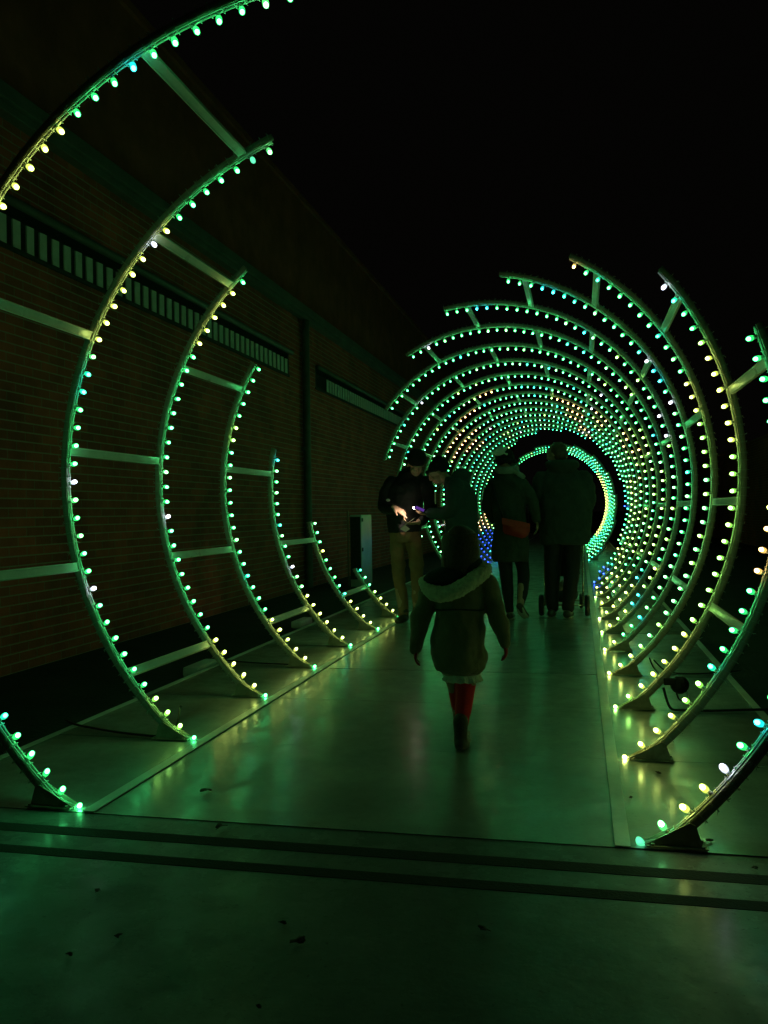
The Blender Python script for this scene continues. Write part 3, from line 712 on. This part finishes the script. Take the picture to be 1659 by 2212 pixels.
# --- second adult in profile, facing the man
PY = 8.42
A2 = thing('person', 'person in dark teal coat and beanie bending over the phone, seen in profile', 'person', (-.33, PY, 0))
bm = NB()
head(bm, (-.495, PY, 1.475), (-1, -.12, 0), .97, .5)
limb(bm, [(-.445, PY, 1.43), (-.37, PY, 1.36)], [.055, .062])
vloft(bm, [(-.27, PY, .84, .11, .15), (-.27, PY, 1.0, .11, .15), (-.28, PY, 1.2, .12, .16), (-.31, PY, 1.34, .11, .17), (-.36, PY, 1.4, .06, .06)])
for s_, wz in ((-1, 1.075), (1, 1.09)):
    limb(bm, [(-.30, PY+s_*.17, 1.33), (-.36, PY+s_*.18, 1.08), (-.56, PY+s_*.06-.09, wz)], [.05, .042, .03])
    hand(bm, (-.575, PY+s_*.045-.11, wz), (-1, -s_*.4, .05), (0, -s_*.3, 1), .92, .75, s_)
for yy in (-.09, .09): limb(bm, [(-.27, PY+yy, .86), (-.29, PY+yy, .46), (-.27, PY+yy, .07)], [.08, .055, .04])
soft('body', bm, M_skin, A2, .006, 2)
bm = NB()
vloft(bm, [(-.275, PY, .76, .15, .19), (-.27, PY, .85, .16, .2), (-.27, PY, 1.0, .155, .2), (-.275, PY, 1.15, .155, .205), (-.285, PY, 1.28, .145, .21), (-.315, PY, 1.37, .12, .17), (-.35, PY, 1.43, .08, .09)], 30)
limb(bm, [(-.30, PY, 1.40), (-.26, PY, 1.43), (-.24, PY, 1.38)], [.08, .085, .06])
for s_ in (-1, 1):
    limb(bm, [(-.30, PY+s_*.17, 1.33), (-.325, PY+s_*.2, 1.2), (-.37, PY+s_*.18, 1.09), (-.545, PY+s_*.07-.09, 1.078)], [.082, .074, .066, .05])
j = soft('coat', bm, M_teal, A2, .009, 6, .02)
bm = NB(); box(bm, -.508, -.494, PY-.135, PY-.13, 1.17, 1.29, bev=.002); limb(bm, [(-.50, PY-.128, 1.30), (-.44, PY-.10, 1.36), (-.40, PY-.05, 1.4)], [.003, .003, .003], 6)
obj('lanyard', bm, M_card, j)
bm = NB(); ball(bm, (-.485, PY, 1.53), (.105, .09, .082), 20, Euler((0, -.35, 0))); ball(bm, (-.49, PY, 1.60), (.05, .05, .045), 14)
limb(bm, [(-.492+.108*cos(a), PY+.093*sin(a), 1.500-.022*cos(a)*-1) for a in [2*pi*i/12 for i in range(13)]], [.017]*13, 8)
soft('beanie', bm, M_knit, A2, .006, 3, .004)
bm = NB()
for yy, x2 in ((-.09, -.30), (.09, -.24)): limb(bm, [(-.27, PY+yy, .84), (-.29, PY+yy, .46), (x2, PY+yy, .09)], [.09, .066, .055])
soft('trousers', bm, M_black, A2, .009, 5, .014)
for yy, x in ((-.09, -.31), (.09, -.25)):
    bm = NB(); limb(bm, [(x+.05, PY+yy, .045), (x-.04, PY+yy, .042), (x-.14, PY+yy, .03)], [(.04, .04), (.042, .038), (.035, .024)]); limb(bm, [(x+.01, PY+yy, .1), (x+.02, PY+yy, .05)], [.048, .042])
    soft('shoe', bm, M_boot, A2, .006, 3)
# phone with its torch on, held by the second adult
ph = thing('phone', 'phone with its torch on and a violet screen, held over the leaflet', 'phone', (-.635, PY-.17, 1.115))
bm = NB(); box(bm, -.068, .062, -.034, .034, -.004, .004, bev=.003)
rotp = Euler((rad(25), rad(24), rad(8))).to_matrix().to_4x4(); Mp = Matrix.Translation(ph.location) @ rotp
bmesh.ops.transform(bm, matrix=Mp, verts=bm.verts); obj('phone_body', bm, M_rubber, ph)
M_scr = emit('violet_screen', (.30, .10, .8), .25)
bm = NB(); box(bm, -.058, .030, -.028, .028, .0046, .0062); bmesh.ops.transform(bm, matrix=Mp, verts=bm.verts); obj('screen', bm, M_scr, ph)
bm = NB(); ball(bm, (-.062, -.018, -.007), .006, 10); ball(bm, (-.07, -.03, .002), .009, 10); bmesh.ops.transform(bm, matrix=Mp, verts=bm.verts); obj('torch', bm, emit('torch_led', (1., .86, .62), 60.), ph)
ld = bpy.data.lights.new('phone_torch', 'SPOT'); ld.energy = 3.4; ld.color = (1, .82, .6); ld.spot_size = rad(64); ld.spot_blend = .7; ld.shadow_soft_size = .006
lo = bpy.data.objects.new('phone_torch', ld); COL.objects.link(lo); lo.location = Mp @ Vector((-.078, -.085, .0))
lo.rotation_euler = (Vector((-.84, MY-.27, 1.06))-lo.location).to_track_quat('-Z', 'Y').to_euler()

# --- woman from behind with a red bag
WY = 8.9
A3 = thing('person', 'woman in long dark coat, grey scarf and patterned bobble hat seen from behind', 'person', (.15, WY, 0))
bm = NB()
head(bm, (.112, WY+.01, 1.60), (-.15, 1, 0), .97)
limb(bm, [(.115, WY, 1.53), (.13, WY, 1.44)], [.052, .06])
vloft(bm, [(.15, WY, .8, .14, .1), (.15, WY, 1.0, .125, .095), (.14, WY, 1.2, .13, .1), (.138, WY, 1.38, .155, .09), (.13, WY, 1.44, .06, .06)])
limb(bm, [(-.01, WY, 1.37), (-.085, WY+.03, 1.15), (-.02, WY+.14, .99)], [.045, .038, .027])
hand(bm, (-.01, WY+.155, .98), (.4, .5, -.5), (.5, 0, 0), .88, .6, 1)
limb(bm, [(.285, WY, 1.36), (.395, WY-.01, 1.14), (.42, WY+.03, .99)], [.045, .038, .027])
hand(bm, (.422, WY+.035, .985), (.0, .1, -1), (-1, 0, 0), .88, .5, -1)
limb(bm, [(.09, WY, .84), (.117, WY-.01, .45), (.14, WY-.04, .09)], [.08, .055, .036])
limb(bm, [(.235, WY, .84), (.275, WY+.03, .46), (.252, WY-.10, .16)], [.08, .055, .036])
soft('body', bm, M_skin, A3, .006, 2)
bm = NB()
vloft(bm, [(.155, WY, .585, .17, .13), (.152, WY, .64, .19, .14), (.155, WY, .8, .178, .135), (.152, WY, .95, .165, .125), (.145, WY, 1.1, .165, .12), (.14, WY, 1.25, .178, .125), (.14, WY, 1.36, .195, .115), (.135, WY, 1.43, .13, .09), (.125, WY, 1.49, .075, .075)], 30)
limb(bm, [(-.0, WY, 1.365), (-.06, WY+.01, 1.26), (-.075, WY+.03, 1.14), (-.025, WY+.12, 1.0)], [.068, .06, .056, .043])
limb(bm, [(.285, WY, 1.355), (.35, WY, 1.25), (.39, WY-.005, 1.13), (.418, WY+.03, 1.0)], [.068, .06, .056, .043])
coat3 = soft('coat', bm, M_green, A3, .009, 5, .036)
bm = NB(); limb(bm, [(.13+.1*cos(a), WY+.085*sin(a), 1.515+.02*sin(a)) for a in [2*pi*i/14 for i in range(15)]], [(.04, .026)]*15, 10)
limb(bm, [(.2, WY-.085, 1.50), (.26, WY-.10, 1.455), (.31, WY-.09, 1.42)], [(.03, .014), (.032, .014), (.026, .012)], 8)
soft('scarf', bm, M_scarf, A3, .008, 4, .014)
bm = NB(); ball(bm, (.112, WY+.005, 1.635), (.098, .108, .092), 20); limb(bm, [(.112+.1*cos(a), WY+.108*sin(a), 1.592) for a in [2*pi*i/12 for i in range(13)]], [.02]*13, 8)
hat = soft('bobble_hat', bm, M_knit, A3, .006, 3, .004)
bm = NB(); ball(bm, (.075, WY-.025, 1.69), (.072, .085, .048), 16, Euler((.2, -.45, 0)))
for i in range(8): ball(bm, (.012+.018*i, WY-.088, 1.668-.002*i), (.014, .012, .02), 8, Euler((0, .3, 0)))
soft('crown_pattern', bm, M_pom, hat, .006, 2, .006)
bm = NB()
limb(bm, [(.085, WY, .72), (.107, WY-.01, .5), (.12, WY-.02, .32), (.14, WY-.04, .10)], [.085, .07, .062, .042])
limb(bm, [(.235, WY, .72), (.278, WY+.02, .5), (.274, WY-.01, .32), (.253, WY-.09, .17)], [.085, .064, .056, .04])
soft('leggings', bm, M_black, A3, .008, 5, .01)
for pts, s_ in ((((.142, WY-.06, .045), (.145, WY+.0, .04), (.15, WY+.09, .035)), 0), (((.248, WY-.14, .15), (.272, WY-.10, .09), (.30, WY-.03, .045)), 1)):
    bm = NB(); limb(bm, pts, [(.036, .034), (.038, .032), (.034, .024)], side=(1,0,0)); sh = soft('shoe', bm, M_boot, A3, .005, 3)
    bm = NB(); limb(bm, [(p[0], p[1]-(.012 if s_ else 0), p[2]-(.030 if not s_ else .022)) for p in pts], [(.037, .008), (.038, .009), (.034, .008)], 12, side=(1,0,0)); obj('sole', bm, M_sole, sh, smooth=True)
# the bag hangs at her hip
bgt = thing('shoulder_bag', 'red leather shoulder bag hanging at the hip of the woman in the bobble hat', 'bag', (.23, WY-.16, .92))
bm = NB()
F_ = [(.096, 1.022), (.362, .962), (.358, .868), (.30, .815), (.098, .872)]
lo_ = [bm.verts.new((x, WY-.205, z)) for x, z in F_]; hi_ = [bm.verts.new((x, WY-.135, z)) for x, z in F_]
bm.faces.new(lo_); bm.faces.new(hi_[::-1]); ring_faces(bm, lo_[::-1], hi_[::-1]); bmesh.ops.recalc_face_normals(bm, faces=bm.faces)
bmesh.ops.bevel(bm, geom=list(bm.edges), offset=.014, segments=3, affect='EDGES'); obj('pouch', bm, M_bag, bgt, smooth=True)
bm = NB(); F2 = [(.092, 1.027), (.366, .966), (.362, .925), (.23, .928), (.094, .965)]
lo_ = [bm.verts.new((x, WY-.2135, z)) for x, z in F2]; hi_ = [bm.verts.new((x, WY-.2065, z)) for x, z in F2]
bm.faces.new(lo_); bm.faces.new(hi_[::-1]); ring_faces(bm, lo_[::-1], hi_[::-1]); bmesh.ops.recalc_face_normals(bm, faces=bm.faces); obj('flap', bm, M_bag, bgt)
bm = NB(); tube(bm, [(.10, WY-.17, 1.02), (.06, WY-.165, 1.15), (.0, WY-.14, 1.32), (-.02, WY-.06, 1.44), (-.02, WY+.02, 1.45)], [(.011, .003)]*5, 8, side=(1,0,0)); obj('strap', bm, M_rubber, bgt, smooth=True)
bm = NB(); tube(bm, [(.355, WY-.17, .95), (.345, WY-.16, 1.1), (.25, WY-.15, 1.3), (.08, WY-.13, 1.44), (.0, WY-.05, 1.47)], [(.011, .003)]*5, 8, side=(0,1,0)); obj('strap', bm, M_rubber, bgt, smooth=True)
bm = NB(); ball(bm, (.155, WY-.2145, 1.0), .006, 8); obj('clasp', bm, M_steel, bgt, smooth=True)

# --- man pushing a buggy
BY = 9.1
A4 = thing('person', 'broad man in charcoal hooded parka pushing a buggy, head turned left', 'person', (.68, BY, 0))
bm = NB()
rr1, f1, z1 = head(bm, (.615, BY+.02, 1.665), (-1, .55, 0), 1.0, .1)
limb(bm, [(.635, BY+.01, 1.59), (.66, BY, 1.48)], [.06, .07])
vloft(bm, [(.66, BY, .8, .17, .12), (.66, BY, 1.0, .17, .12), (.67, BY, 1.25, .19, .13), (.675, BY, 1.42, .2, .11), (.66, BY, 1.5, .07, .07)])
for s_ in (-1, 1):
    limb(bm, [(.675+s_*.21, BY, 1.42), (.68+s_*.25, BY+.04, 1.16), (.67+s_*.19, BY+.30, 1.06)], [.055, .045, .032])
    hand(bm, (.67+s_*.19, BY+.31, 1.055), (-s_*.15, 1, -.05), (0, 0, -1), 1.0, 1.0, -s_)
limb(bm, [(.57, BY, .84), (.56, BY+.02, .46), (.55, BY, .09)], [.09, .06, .042])
limb(bm, [(.74, BY, .84), (.74, BY+.02, .46), (.70, BY-.06, .09)], [.09, .06, .042])
soft('body', bm, M_skin, A4, .006, 2)
bm = NB()
vloft(bm, [(.685, BY, .745, .235, .16), (.69, BY, .82, .255, .17), (.70, BY, .95, .265, .17), (.70, BY, 1.1, .26, .165), (.69, BY, 1.25, .25, .16), (.68, BY, 1.38, .245, .145), (.675, BY, 1.46, .18, .12), (.665, BY, 1.54, .11, .1)], 32)
for s_ in (-1, 1):
    limb(bm, [(.675+s_*.205, BY, 1.405), (.68+s_*.245, BY+.0, 1.29), (.68+s_*.25, BY+.05, 1.17), (.67+s_*.19, BY+.28, 1.065)], [.085, .078, .07, .052])
parka = soft('parka', bm, M_char, A4, .01, 5, .042)
bm = NB(); limb(bm, [(.55, BY-.03, 1.555), (.60, BY-.09, 1.545), (.68, BY-.12, 1.54), (.76, BY-.09, 1.545), (.80, BY-.02, 1.55)], [.045, .055, .06, .055, .045]); ball(bm, (.68, BY-.07, 1.50), (.13, .07, .06), 16)
soft('hood', bm, M_char, A4, .009, 5, .016)
bm = NB(); ball(bm, (.640, BY+.0, 1.700), (.083, .098, .085), 18); ball(bm, (.665, BY-.02, 1.65), (.072, .075, .08), 14)
soft('hair', bm, M_hair, A4, .006, 3, .008)
bm = NB()
limb(bm, [(.575, BY, .78), (.56, BY+.01, .5), (.555, BY+.0, .11)], [.105, .082, .062]); limb(bm, [(.755, BY, .78), (.755, BY+.01, .5), (.71, BY-.05, .11)], [.105, .082, .062])
soft('trousers', bm, M_black, A4, .009, 5, .016)
for pts in (((.545, BY-.07, .05), (.55, BY+.02, .045), (.54, BY+.15, .035)), ((.70, BY-.14, .05), (.71, BY-.04, .045), (.73, BY+.09, .035))):
    bm = NB(); limb(bm, pts, [(.042, .04), (.044, .038), (.04, .028)], side=(1,0,0)); sh = soft('shoe', bm, M_boot, A4, .006, 3)
    bm = NB(); limb(bm, [(p[0], p[1], p[2]-.035) for p in pts], [(.044, .009), (.046, .009), (.04, .008)], 12, side=(1,0,0)); obj('sole', bm, M_sole, sh, smooth=True)
# buggy
bu = thing('buggy', 'dark child buggy with shiny tubes and black wheels in front of the man', 'pushchair', (.67, BY+.45, 0))
def wheel(x, y, r, wd):
    bm = NB(); n = 24; rings = []
    for k in range(9):
        a = 2*pi*k/8; rings.append([bm.verts.new((x+wd*.5*sin(a), y+(r-.018+.018*cos(a))*cos(2*pi*i/n), r+(r-.018+.018*cos(a))*sin(2*pi*i/n)+.004)) for i in range(n)])
    for A, B in zip(rings, rings[1:]): ring_faces(bm, A, B)
    wh = obj('wheel', bm, M_rubber, bu, smooth=True)
    bm = NB(); tube(bm, [(x-wd*.4, y, r+.004), (x+wd*.4, y, r+.004)], .02, 12)
    for i in range(6):
        a = 2*pi*i/6; tube(bm, [(x, y, r+.004), (x, y+(r-.03)*cos(a), r+.004+(r-.03)*sin(a))], .006, 6)
    obj('rim', bm, M_steel, wh, smooth=True)
for x in (.44, .90): wheel(x, BY+.10, .112, .05)
for x in (.50, .84): wheel(x, BY+.82, .085, .04)
bm = NB()
for s_, x in ((-1, .48), (1, .862)):
    tube(bm, [(x, BY+.10, .125), (x, BY+.13, .4), (x, BY+.22, .72), (x-s_*.01, BY+.33, 1.03)], .011, 10)
    tube(bm, [(x, BY+.18, .62), (x, BY+.5, .35), (x-s_*.0, BY+.80, .1)], .010, 10)
tube(bm, [(.47, BY+.33, 1.035), (.67, BY+.345, 1.05), (.872, BY+.33, 1.035)], .015, 10)
tube(bm, [(.44, BY+.10, .116), (.90, BY+.10, .116)], .008, 8); tube(bm, [(.50, BY+.82, .089), (.84, BY+.82, .089)], .007, 8)
obj('frame', bm, M_steel, bu, smooth=True)
bm = NB(); limb(bm, [(.67, BY+.30, .92), (.67, BY+.33, .6), (.67, BY+.42, .42)], [(.17, .03), (.18, .03), (.17, .03)], side=(1,0,0)); limb(bm, [(.67, BY+.42, .42), (.67, BY+.66, .40)], [(.17, .03), (.16, .03)], side=(1,0,0))
limb(bm, [(.67, BY+.30, .92), (.67, BY+.45, .98), (.67, BY+.62, .9)], [(.17, .02), (.18, .02), (.17, .02)], side=(1,0,0))
soft('seat', bm, M_black, bu, .01, 4, .01)
bm = NB(); limb(bm, [(.67, BY+.22, .2), (.67, BY+.6, .2)], [(.14, .07), (.14, .07)], side=(1,0,0)); soft('basket', bm, M_teal, bu, .01, 4, .01)
bm = NB(); ball(bm, (.652, BY+.13, .32), (.035, .03, .045), 12); ball(bm, (.635, BY+.13, .29), (.03, .03, .03), 10)
tag(soft('cloth_bundle', bm, M_scarf, None, .006, 3, .01), 'small pale cloth bundle tucked in the buggy basket between the legs', 'cloth')
